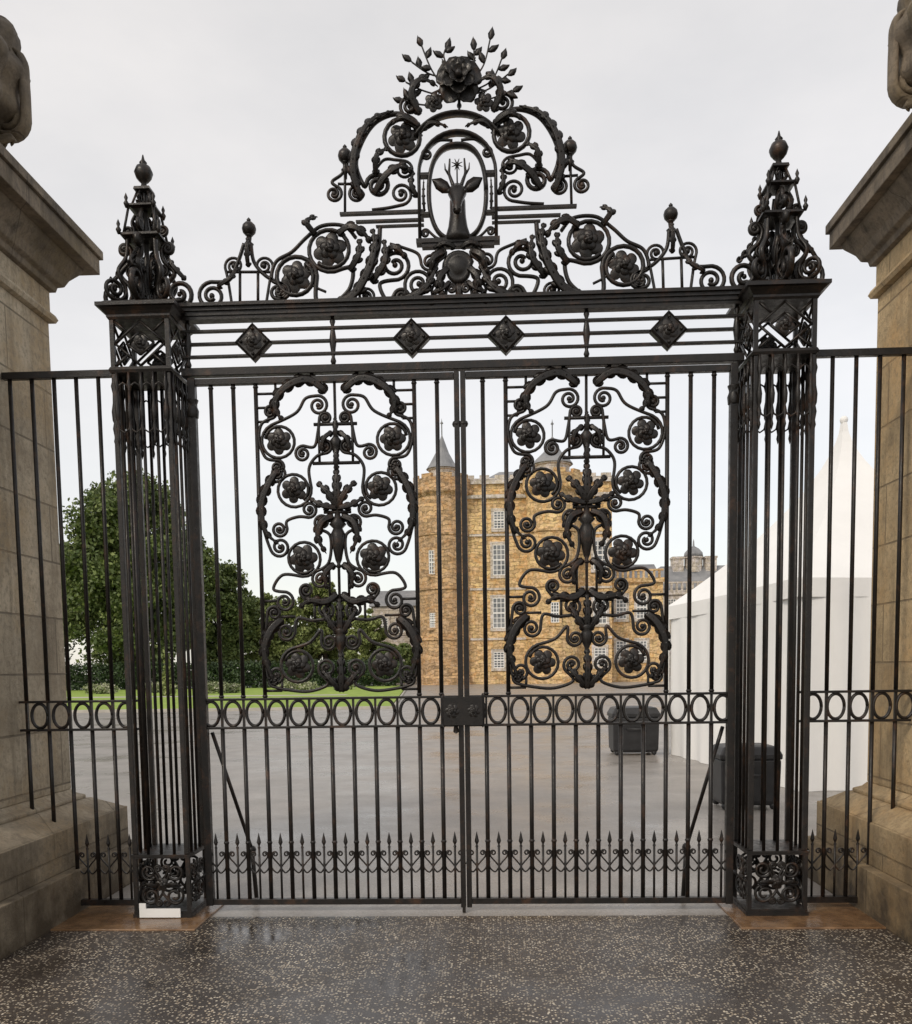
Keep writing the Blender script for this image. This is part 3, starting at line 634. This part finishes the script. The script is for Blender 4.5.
b=MB(); b.box(-2.44,-2.13,-.236,-.226,.018,.085); b.box(-2.44,-2.39,-.236,-.226,.0855,.125); obj("base_plate",b,WHITE,PLL,label="small white painted plate at the pillar foot")

# ------------------------------------------------------------------ side railings
XL,XR=-3.40,3.30
def railing(sg,xe):
    E=empty("iron_railing",(sg*2.9,0,0),"short black iron railing between iron pillar and stone pier","railing","side railings flanking the gates")
    a,bb=sorted((sg*2.48,xe))
    for z0,z1,nm in ((4.02,4.07,"top_rail"),(ZB0-.018,ZB0,"lower_band_rail"),(ZB1,ZB1+.018,"upper_band_rail")):
        b=MB(); b.box(a,bb,-.024,.024,z0,z1); obj(nm,b,IRON,E,bevel=.003)
    b=MB(); c_,d_=sorted((sg*2.48,sg*3.02)); b.box(c_,d_,-.024,.024,.055,.10); obj("bottom_rail",b,IRON,E)
    b=MB(); rings(b,[sg*(2.49+(k+.5)*PIT_) for k in range(5)]); obj("ring_band",b,IRON,E)
    for k in range(0,6 if sg<0 else 5):
        x=sg*(2.505+k*PIT_)
        zb=.10 if abs(x)<3.05 else .66
        b=MB(); b.tube([(x,0,ZB1+.018),(x,0,4.02)],.0160,8); b.tube([(x,0,zb),(x,0,ZB0-.018)],.0160,8); b.box(x-.009,x+.009,-.012,.012,ZB0,ZB1); obj("bar",b,IRON,E)
    for k in range(3):
        x=sg*(2.505+(k+.5)*PIT_); b=MB(); spear(b,x); obj("spear_dog_bar",b,IRON,E)
railing(-1,XL+.01); railing(1,XR-.02)

# ------------------------------------------------------------------ stone piers
def pier(sg,xf,mat):
    h=.80
    cx=sg*(abs(xf)+h)
    E=empty("stone_gate_pier",(cx,0,0),"massive weathered sandstone gate pier with moulded cornice","stone pier","pair of stone gate piers")
    b=MB(); b.sqloft(cx,0,[(h,.86),(h,4.72)]); obj("shaft",b,mat,E,bevel=.010)
    e=.04 if sg<0 else 0.0; g=.03 if sg<0 else 0.0
    b=MB(); b.sqloft(cx,0,[(h+.38+e,-.05),(h+.38+e,.34)]); b.sqloft(cx,0,[(h+.30+e,.3405),(h+.30+e,.66)]); b.sqloft(cx,0,[(h+.285+e,.6605),(h+.12,.77)]); b.sqloft(cx,0,[(h+.085,.7705),(h+.085,.80),(h+.03,.825),(h,.86)]); obj("plinth",b,mat,E,bevel=.008)
    b=MB(); b.sqloft(cx,0,[(h,4.7201),(h+.04,4.73),(h+.055,4.76),(h+.04,4.79),(h+.01,4.80),(h+.01,4.97)]); obj("necking",b,mat,E)
    b=MB(); b.sqloft(cx,0,[(h+.01,4.9701),(h+.05,4.98),(h+.06,5.02),(h+.10,5.04),(h+.13,5.10),(h+.20,5.18),(h+.22,5.22)]); b.sqloft(cx,0,[(h+.285+g,5.2205),(h+.285+g,5.35)]); b.sqloft(cx,0,[(h+.31+g,5.3505),(h+.31+g,5.42),(h+.24,5.47),(h-.0,5.54)]); obj("cornice",b,CORN,E,bevel=.006)
    qx=cx-sg*.20
    Q=empty("carved_stone_finial",(qx,.1,5.5),"weathered carved stone scroll cartouche on top of the gate pier","stone carving","carved finials on the stone piers")
    b=MB(); b.sqloft(qx,.1,[(.62,5.51),(.62,5.72),(.56,5.76),(.5,5.80),(.46,5.84)]); obj("base_block",b,CORN,Q,bevel=.01)
    b=MB()
    def oc(k,a,w=.66,hh=.68): rr=1+.05*math.cos(14*a); return (k*rr*w*math.cos(a),k*rr*hh*math.sin(a))
    prof=((.46,-.24),(.54,-.34),(.60,-.24),(.68,-.20),(.78,-.34),(.86,-.30),(.90,-.36),(.97,-.34),(1.0,-.18),(.92,-.08),(1.0,.02),(1.0,.18),(.92,.28),(1.0,.38),(.97,.54),(.84,.54),(.76,.42),(.6,.46))
    b.loft([[(qx+oc(k,a)[0],y,6.45+oc(k,a)[1]) for a in [2*math.pi*j/84 for j in range(84)]] for k,y in prof])
    b.ellipsoid((qx,.1,6.45),(.27,0,0),(0,0,.34),(0,.48,0),20,8)
    obj("cartouche",b,CORN,Q)
    for sm in (-1,1):
        b=MB()
        for sy in (-.28,.46):
            for pts_,r in (([Sp(.52,6.12,.14,1,2.0,.12),(.66,6.38),(.64,6.58),Sp(.50,6.74,.12,1,1.8,.12)],.03),):
                b.tube([(qx+sm*p[0],sy,p[1]) for p in path(pts_)],r,8,ry=.07)
            for pts_,W in (([(.50,6.26),(.60,6.44),(.56,6.64)],.06),([(.50,6.88),(.36,7.02),(.1,7.10)],.08),([(.60,5.94),(.46,5.88),(.30,5.88)],.05),([(.30,6.24),(.40,6.40),(.38,6.60)],.05)):
                lf=MB(); lf.leaf([(sm*p[0],p[1]) for p in pts_],W,6,y=0,th=.05,curl=.05); b.merge(lf,None,(qx,sy-.08,0))
        obj("volute",b,CORN,Q)
pier(-1,XL,PIER_L); pier(1,XR,PIER_R)

# ------------------------------------------------------------------ tent and boxes
def tent():
    cx,cy,hx,hy=6.34,9.62,2.1,2.97; x0_,x1_,y0_,y1_=cx-hx,cx+hx,cy-hy,cy+hy
    E=empty("marquee_tent",(cx,cy,0),"white canvas pagoda marquee with pointed roof and closed walls","tent")
    def wall(p,q,nm="canvas_wall"):
        b=MB(); n=60; vs=[];fs=[]
        nx,ny=(q[1]-p[1]),-(q[0]-p[0]); L=math.hypot(nx,ny); nx/=L; ny/=L
        for i in range(n+1):
            t=i/n; 
            for z in (0.0,.8,1.6,2.4,3.0):
                d=.035*math.sin(t*45+z*.6)*(1-z/4)+.03*math.sin(t*17)
                vs.append((p[0]+(q[0]-p[0])*t+nx*d,p[1]+(q[1]-p[1])*t+ny*d,z))
        for i in range(n):
            for j in range(4): a=i*5+j; fs.append((a,a+5,a+6,a+1))
        b.add(vs,fs,True); obj(nm,b,CANVAS,E)
    wall((x0_,y0_),(x1_,y0_)); wall((x1_,y0_),(x1_,y1_)); wall((x1_,y1_),(x0_,y1_)); wall((x0_,y1_),(x0_,y0_))
    b=MB(); rg=[]
    for i in range(17):
        t=i/16; k=(1-t)**1.7*.985+.015; ring=[]
        for (ax,ay,bx_,by_) in ((-1,-1,1,-1),(1,-1,1,1),(1,1,-1,1),(-1,1,-1,-1)):
            for s_ in range(6):
                u_=s_/6; sag=1-.05*math.sin(math.pi*u_)*(1-t)
                ring.append((cx+(hx+.08)*k*(ax+(bx_-ax)*u_)*sag,cy+(hy+.08)*k*(ay+(by_-ay)*u_)*sag,3.05+2.95*t))
        rg.append(ring)
    rg.insert(0,[(p[0],p[1],2.78) for p in rg[0]])
    b.loft(rg,False,False); b.sphere((cx,cy,6.03),.07); obj("canvas_roof",b,CANVAS,E)
    for sx in (x0_,x1_):
        for sy in (y0_,y1_):
            b=MB(); b.tube([(sx-.09,sy-.06,0),(sx-.09,sy-.06,2.8)],.03,8); obj("tent_pole",b,WHITE,E)
    E.rotation_euler=(0,0,math.radians(6.3))
tent()
def bin_(x,y,w_,d,h_,label):
    E=empty("equipment_case",(x,y,0),label,"case")
    b=MB(); b.loft([[(x-w_/2*k,y-d/2*k,z),(x+w_/2*k,y-d/2*k,z),(x+w_/2*k,y+d/2*k,z),(x-w_/2*k,y+d/2*k,z)] for k,z in ((.9,.06),(.97,.12),(1,h_*.7),(1,h_*.78))],False); obj("body",b,BLACKP,E,bevel=.02)
    b=MB(); b.loft([[(x-w_/2*k,y-d/2*k,z),(x+w_/2*k,y-d/2*k,z),(x+w_/2*k,y+d/2*k,z),(x-w_/2*k,y+d/2*k,z)] for k,z in ((1.04,h_*.785),(1.04,h_*.86),(.9,h_*.98),(.6,h_))],False); obj("lid",b,BLACKP,E,bevel=.02)
    for sx in (-1,1):
        for sy in (-1,1):
            b=MB(); b.sphere((x+sx*w_*.4,y+sy*d*.4,.055),.055,10); obj("foot",b,BLACKP,E)
    b=MB(); b.tube([(x-w_*.2,y-d/2-.0,h_*.55),(x-w_*.2,y-d/2-.05,h_*.55),(x+w_*.2,y-d/2-.05,h_*.55),(x+w_*.2,y-d/2,h_*.55)],.015,6); obj("handle",b,BLACKP,E)
bin_(3.15,12.4,.95,.8,1.0,"low black plastic equipment case on the wet forecourt")
bin_(3.45,5.0,.75,.6,.82,"black plastic equipment case beside the white tent")

# ------------------------------------------------------------------ palace
YP=98.0
def PX(u,v=600,y=YP): return G(u,v,y)[0]
def PZ(v,u=500,y=YP): return G(u,v,y)[1]
PAL=empty("palace",(PX(520),YP,0),"golden sandstone palace tower with round turrets and conical roofs","palace")
xa,xb,xc_=PX(466),PX(612),PX(668)
zt=PZ(484); zw=PZ(578)
b=MB(); b.box(xa,xb,YP,YP+22,0,zt); obj("tower_wall",b,PAL_W,PAL)
b=MB(); b.box(xa-.3,xb+.3,YP-.35,YP+22.3,zt-1.6,zt-1.2); b.box(xa-.3,xb+.3,YP-.3,YP+.3,zt+.003,zt+.6)
k=xa
while k<xb: b.box(k,k+1.1,YP-.3,YP+.3,zt+.603,zt+.95); k+=1.7
for zz in (PZ(590),PZ(640),PZ(536)): b.box(xa,xb,YP-.12,YP-.003,zz,zz+.25)
obj("parapet",b,PAL_G,PAL)
b=MB(); zr=zt+.2
b.loft([[(xa+1,YP+1.5,zr),(xb-1,YP+1.5,zr),(xb-1,YP+20,zr),(xa+1,YP+20,zr)],[(xa+4,YP+9,zr+3),(xb-4,YP+9,zr+3),(xb-4,YP+12,zr+3),(xa+4,YP+12,zr+3)]],False); obj("roof",b,SLATE,PAL)
for uc,mt in ((444,PAL_T),(553,PAL_W)):
    r=2.95; cx=PX(uc); yy=YP+(.8 if uc==444 else -.3)
    b=MB(); b.lathe(cx,yy,[(r+.25,0),(r+.25,.8),(r,1.0),(r,zt-1.5),(r+.35,zt-1.0),(r+.4,zt-.6),(r+.4,zt+.5)],32,False)
    for j in range(18):
        a=2*math.pi*j/18; b.sphere((cx+(r+.35)*math.cos(a),yy+(r+.35)*math.sin(a),zt-.9),.35,6)
        if j%2==0: q=MB(); q.box(-.65,.65,-.2,.2,zt+.5,zt+.95); b.merge(q,Rz(a+math.pi/2),(cx+(r+.15)*math.cos(a),yy+(r+.15)*math.sin(a),0))
    for zz in (PZ(590),PZ(640),PZ(536)): b.lathe(cx,yy,[(r,zz),(r+.15,zz+.05),(r+.15,zz+.3),(r,zz+.35)],32,False)
    obj("round_turret",b,mt,PAL)
    rc=1.55 if uc==444 else 2.0
    b=MB(); b.lathe(cx,yy,[(rc-.1,zt+.2),(rc-.1,zt+1.7),(rc+.1,zt+1.75),(rc+.1,zt+1.9)],16,False); obj("cap_house",b,PAL_G,PAL)
    z1=PZ(432 if uc==444 else 438)
    b=MB(); b.lathe(cx,yy,[(rc+.3,zt+1.905),(rc-.05,zt+2.4),(rc*.5,zt+(z1-zt)*.65),(.05,z1)],20,False); b.lathe(cx,yy,[(.06,z1-.2),(.06,z1+1.2),(.2,z1+1.3),(.06,z1+1.5),(.0,z1+1.9)],8); obj("conical_roof",b,SLATE,PAL)
b=MB(); b.box(xb+.003,xc_,YP+3,YP+18,0,zw); b.box(xb+.003,xc_+.2,YP+2.7,YP+2.997,zw-.5,zw); 
k=xb+.3
while k<xc_: b.box(k,k+.25,YP+2.8,YP+3.0,zw+.003,zw+.8); k+=.6
b.box(xb+.003,xc_,YP+2.75,YP+3.05,zw+.803,zw+1.0); obj("wing_wall",b,PAL_W,PAL)
b=MB(); b.loft([[(xb+.1,YP+4,zw),(xc_,YP+4,zw),(xc_,YP+17,zw),(xb+.1,YP+17,zw)],[(xb+.1,YP+9,zw+2.2),(xc_,YP+9,zw+2.2),(xc_,YP+11,zw+2.2),(xb+.1,YP+11,zw+2.2)]],False); obj("wing_roof",b,SLATE,PAL)
for u in (628,):
    b=MB(); x=PX(u); b.box(x-.9,x+.9,YP+9,YP+10.6,zw,zw+3.4); b.box(x-1,x+1,YP+8.9,YP+10.7,zw+3.4,zw+3.7)
    for k in (-.5,0,.5): b.lathe(x+k,YP+9.8,[(.2,zw+3.7),(.16,zw+4.4)],8)
    obj("chimney",b,PAL_W,PAL)
def window(cx,y,cz_,w_,h_,E,surround):
    b=MB(); b.box(cx-w_/2-.3,cx+w_/2+.3,y-.14,y-.002,cz_-h_/2-.35,cz_-h_/2-.01); b.box(cx-w_/2-.3,cx+w_/2+.3,y-.10,y-.002,cz_+h_/2+.01,cz_+h_/2+.35)
    for s_ in (-1,1): b.box(*sorted((cx+s_*(w_/2+.01),cx+s_*(w_/2+.28))),y-.09,y-.002,cz_-h_/2,cz_+h_/2)
    W=obj("window",b,surround,E)
    b=MB(); b.box(cx-w_/2,cx+w_/2,y-.03,y-.004,cz_-h_/2,cz_+h_/2); P=obj("pane",b,GLASS,E); P.parent=W; P.location=P.location-W.location
    b=MB()
    for i in range(4):
        t=-w_/2+w_*i/3; ww=.08 if 0<i<3 else .16; b.box(cx+t-ww/2,cx+t+ww/2,y-.07,y-.031,cz_-h_/2,cz_+h_/2)
    for i in range(7):
        t=-h_/2+h_*i/6; ww=.08 if i not in (0,3,6) else .16; b.box(cx-w_/2,cx+w_/2,y-.078,y-.071,cz_+t-ww/2,cz_+t+ww/2)
    f=obj("frame",b,WHITE,E); f.parent=W; f.location=f.location-W.location
for (u,v,w_,h_) in ((499,560,1.4,3.4),(499,613,1.4,3.4),(499,520,1.2,1.9),(600,557,1.5,3.2),(600,611,1.5,3.2),(600,658,1.3,2.0),(499,660,1.2,1.8)):
    window(PX(u,v),YP,PZ(v),w_,h_,PAL,PAL_G)
for (u,v,w_,h_) in ((432,563,.9,2.6),(432,620,.7,1.6),(553,560,.9,2.4),(553,615,.9,2.2)):
    uc=444 if u==432 else 553; cx=PX(uc); yy=YP+(.8 if uc==444 else -.3); window(PX(u+ (2 if uc==444 else 0),v),yy-(2.72 if uc==444 else 2.98),PZ(v),w_,h_,PAL,PAL_T if uc==444 else PAL_W)
for (u,v,w_,h_) in ((625,608,1.2,2.6),(646,608,1.2,2.6),(625,652,1.2,2.2),(646,652,1.2,2.2)):
    window(PX(u,v),YP+3,PZ(v),w_,h_,PAL,PAL_G)
Y2=128.0
RG=empty("palace_range",(PX(705,600,Y2),Y2,0),"pale stone palace range with grey roof and domed cupola","palace wing")
xa2,xb2=PX(660,600,Y2),PX(800,600,Y2); z2=PZ(590,700,Y2)
b=MB(); b.box(xa2,xb2,Y2,Y2+14,0,z2); b.box(xa2,xb2+.3,Y2-.3,Y2-.003,z2-.6,z2)
k=xa2
while k<xb2: b.box(k,k+.3,Y2-.2,Y2+.1,z2+.003,z2+1.0); k+=.75
b.box(xa2,xb2,Y2-.25,Y2+.15,z2+1.003,z2+1.25)
obj("wall",b,PAL_G,RG)
b=MB(); zr=PZ(562,700,Y2); b.loft([[(xa2,Y2+.5,z2),(xb2,Y2+.5,z2),(xb2,Y2+13,z2),(xa2,Y2+13,z2)],[(xa2+1,Y2+5,zr),(xb2,Y2+5,zr),(xb2,Y2+9,zr),(xa2+1,Y2+9,zr)]],False); obj("roof",b,SLATE,RG)
x=PX(701,560,Y2); b=MB(); r=1.35
b.lathe(x,Y2+5,[(r,zr-1),(r,zr+1.0),(r+.2,zr+1.1),(r+.2,zr+1.3)],8,False); obj("cupola_drum",b,PAL_G,RG)
b=MB(); b.lathe(x,Y2+5,[(r+.1,zr+1.3),(r,zr+1.9),(r*.6,zr+2.5),(.15,zr+2.9),(.1,zr+3.6),(0,zr+4)],14); obj("cupola_dome",b,SLATE,RG)
for u in (684,718):
    b=MB(); x=PX(u,560,Y2); b.box(x-.8,x+.8,Y2+4,Y2+6,z2,zr+1.0); b.box(x-.9,x+.9,Y2+3.9,Y2+6.1,zr+1.003,zr+1.3); obj("chimney",b,PAL_G,RG)
for i in range(6):
    u=672+i*12
    for v in (607,642): window(PX(u,v,Y2),Y2,PZ(v,700,Y2),1.1,2.4,RG,PAL_G)
Y3=112.0
LO=empty("low_stone_building",(PX(390,640,Y3),Y3,0),"low grey stone building with slate roof beyond the trees","building")
b=MB(); xa3,xb3=PX(372,640,Y3),PX(422,640,Y3); z3=PZ(606,400,Y3); b.box(xa3,xb3,Y3,Y3+10,0,z3); obj("wall",b,PAL_G,LO)
b=MB(); zr3=PZ(588,400,Y3); b.loft([[(xa3-.3,Y3-.3,z3),(xb3,Y3-.3,z3),(xb3,Y3+10,z3),(xa3-.3,Y3+10,z3)],[(xa3-.2,Y3+4,zr3),(xb3,Y3+4,zr3),(xb3,Y3+6,zr3),(xa3-.2,Y3+6,zr3)]],False); obj("roof",b,SLATE,LO)
for u in (384,400,):
    for v in (625,655): window(PX(u,v,Y3),Y3,PZ(v,400,Y3),1.1,1.9,LO,PAL_G)

# ------------------------------------------------------------------ trees
def leaves_mesh(name,cent,rad,n,size,mat,parent,lo=.35):
    rs=np.random.RandomState(len(bpy.data.objects))
    P=[]
    for c,r in zip(cent,rad):
        d=rs.normal(size=(n,3)); d/=np.linalg.norm(d,axis=1)[:,None]; rr=r*(rs.uniform(lo,1.28,size=n))[:,None]
        P.append(np.array(c)+d*rr*np.array([1,1,.75]))
    P=np.concatenate(P); K=len(P)
    a=rs.normal(size=(K,3)); a/=np.linalg.norm(a,axis=1)[:,None]; t=rs.normal(size=(K,3)); bb=np.cross(a,t); bb/=np.linalg.norm(bb,axis=1)[:,None]
    s_=size*rs.uniform(.6,1.3,size=K)[:,None]
    V=np.stack([P-a*s_,P+bb*s_*.6,P+a*s_,P-bb*s_*.6],1).reshape(-1,3)
    o0=np.array(parent.location)
    me=bpy.data.meshes.new(name); me.from_pydata((V-o0).tolist(),[],np.arange(K*4).reshape(-1,4).tolist()); me.materials.append(mat)
    o=bpy.data.objects.new(name,me); S.collection.objects.link(o); o.parent=parent; return o
def tree(u0,u1,vt,y,mat,label,base=.1,n=420,size=.3,seed=0,nc=60):
    rs=random.Random(seed); xl,xr=G(u0,620,y)[0],G(u1,620,y)[0]; H=G((u0+u1)/2,vt,y)[1]; cx=(xl+xr)/2; W=(xr-xl)/2
    E=empty("tree",(cx,y,0),label,"tree","trees beyond the forecourt lawn")
    cent=[];rad=[]; zc0=H*(base+1)/2; hz=H*(1-base)/2
    while len(cent)<nc:
        p=[rs.uniform(-1,1) for _ in range(3)]; q=math.sqrt(p[0]**2+p[1]**2+abs(p[2])**2.4)
        if q>1 or p[1]>.6: continue
        r=rs.uniform(.12,.27)*min(W,hz)
        wz=1.0 if p[2]<.1 else 1-.35*(p[2]-.1)
        cent.append((cx+p[0]*(W-r*.5)*wz,y+p[1]*(W-r*.5),zc0+p[2]*(hz-r*.6))); rad.append(r)
    leaves_mesh("crown",cent,rad,n,size,mat,E)
    b=MB(); tr=.03*H; b.tube([(cx,y,0),(cx+.1,y,H*.2),(cx-.1,y,H*.45),(cx,y,H*.8)],tr,10,rs=[1.3,.9,.6,.15])
    for i in range(10):
        c=cent[i*3]; z0=H*rs.uniform(.2,.5); b.tube([(cx,y,z0),((cx+c[0])/2,(y+c[1])/2,(z0+c[2])/2+.3),c],tr*.35,6,rs=[1,.6,.2])
    obj("trunk",b,BARK,E)
tree(60,216,472,94,LEAF_D,"tall dark green broadleaf tree with dense crown",.04,620,.24,1,150)
tree(-60,90,500,98,LEAF_D,"tall dark green broadleaf tree behind the stone pier",.04,420,.28,9,110)
tree(192,262,562,100,LEAF_D,"round dark green tree beside taller tree",.02,340,.22,2,100)
tree(236,310,588,104,LEAF_L,"medium green tree above the clipped hedge",.02,320,.22,3,100)
tree(292,356,574,108,LEAF_L,"light green tree above the clipped hedge",.02,320,.22,4,100)
tree(344,388,608,104,LEAF_L,"small green tree near the low building",.02,300,.20,5,70)
tree(368,418,640,100,LEAF_D,"small dark green tree near the low building",.02,300,.20,6,70)
HE=empty("hedge",(-24,88,0),"dark clipped evergreen hedge along the lawn","hedge")
cent=[];rad=[]
xl,xr=G(30,670,88)[0],G(398,670,88)[0]; x=xl
while x<xr:
    for z in (.6,1.5,2.3): cent.append((x,88+random.uniform(-.4,.4),z)); rad.append(.72)
    x+=.8
leaves_mesh("hedge_foliage",cent,rad,200,.15,LEAF_H,HE)
FLW=leafmat("pale_blossom_shrub",(.14,.19,.06),(.34,.36,.20),(.70,.66,.54))
for (u,y,r) in ((96,70,.7),(110,70,.6),(150,72,.7),(162,72,.6),(215,66,.8),(232,67,.6),(288,70,.75),(304,70,.6),(340,74,.7)):
    x=G(u,680,y)[0]; E=empty("flowering_shrub",(x,y,.1),"low pale flowering shrub growing on the lawn","shrub","flowering shrubs on the lawn")
    leaves_mesh("shrub_foliage",[(x+random.uniform(-.9,.9),y,.1+r*.6) for _ in range(6)],[r*.8]*6,150,.11,FLW,E)
x=G(167,660,60)[0]; E=empty("conifer_shrub",(x,60,.1),"small light green conical conifer on the lawn","shrub")
leaves_mesh("conifer_foliage",[(x,60,.4+.45*i) for i in range(7)],[.5-.055*i for i in range(7)],260,.10,LEAF_L,E)
b=MB(); b.tube([(x,60,.05),(x,60,2)],.06); obj("trunk",b,BARK,E)
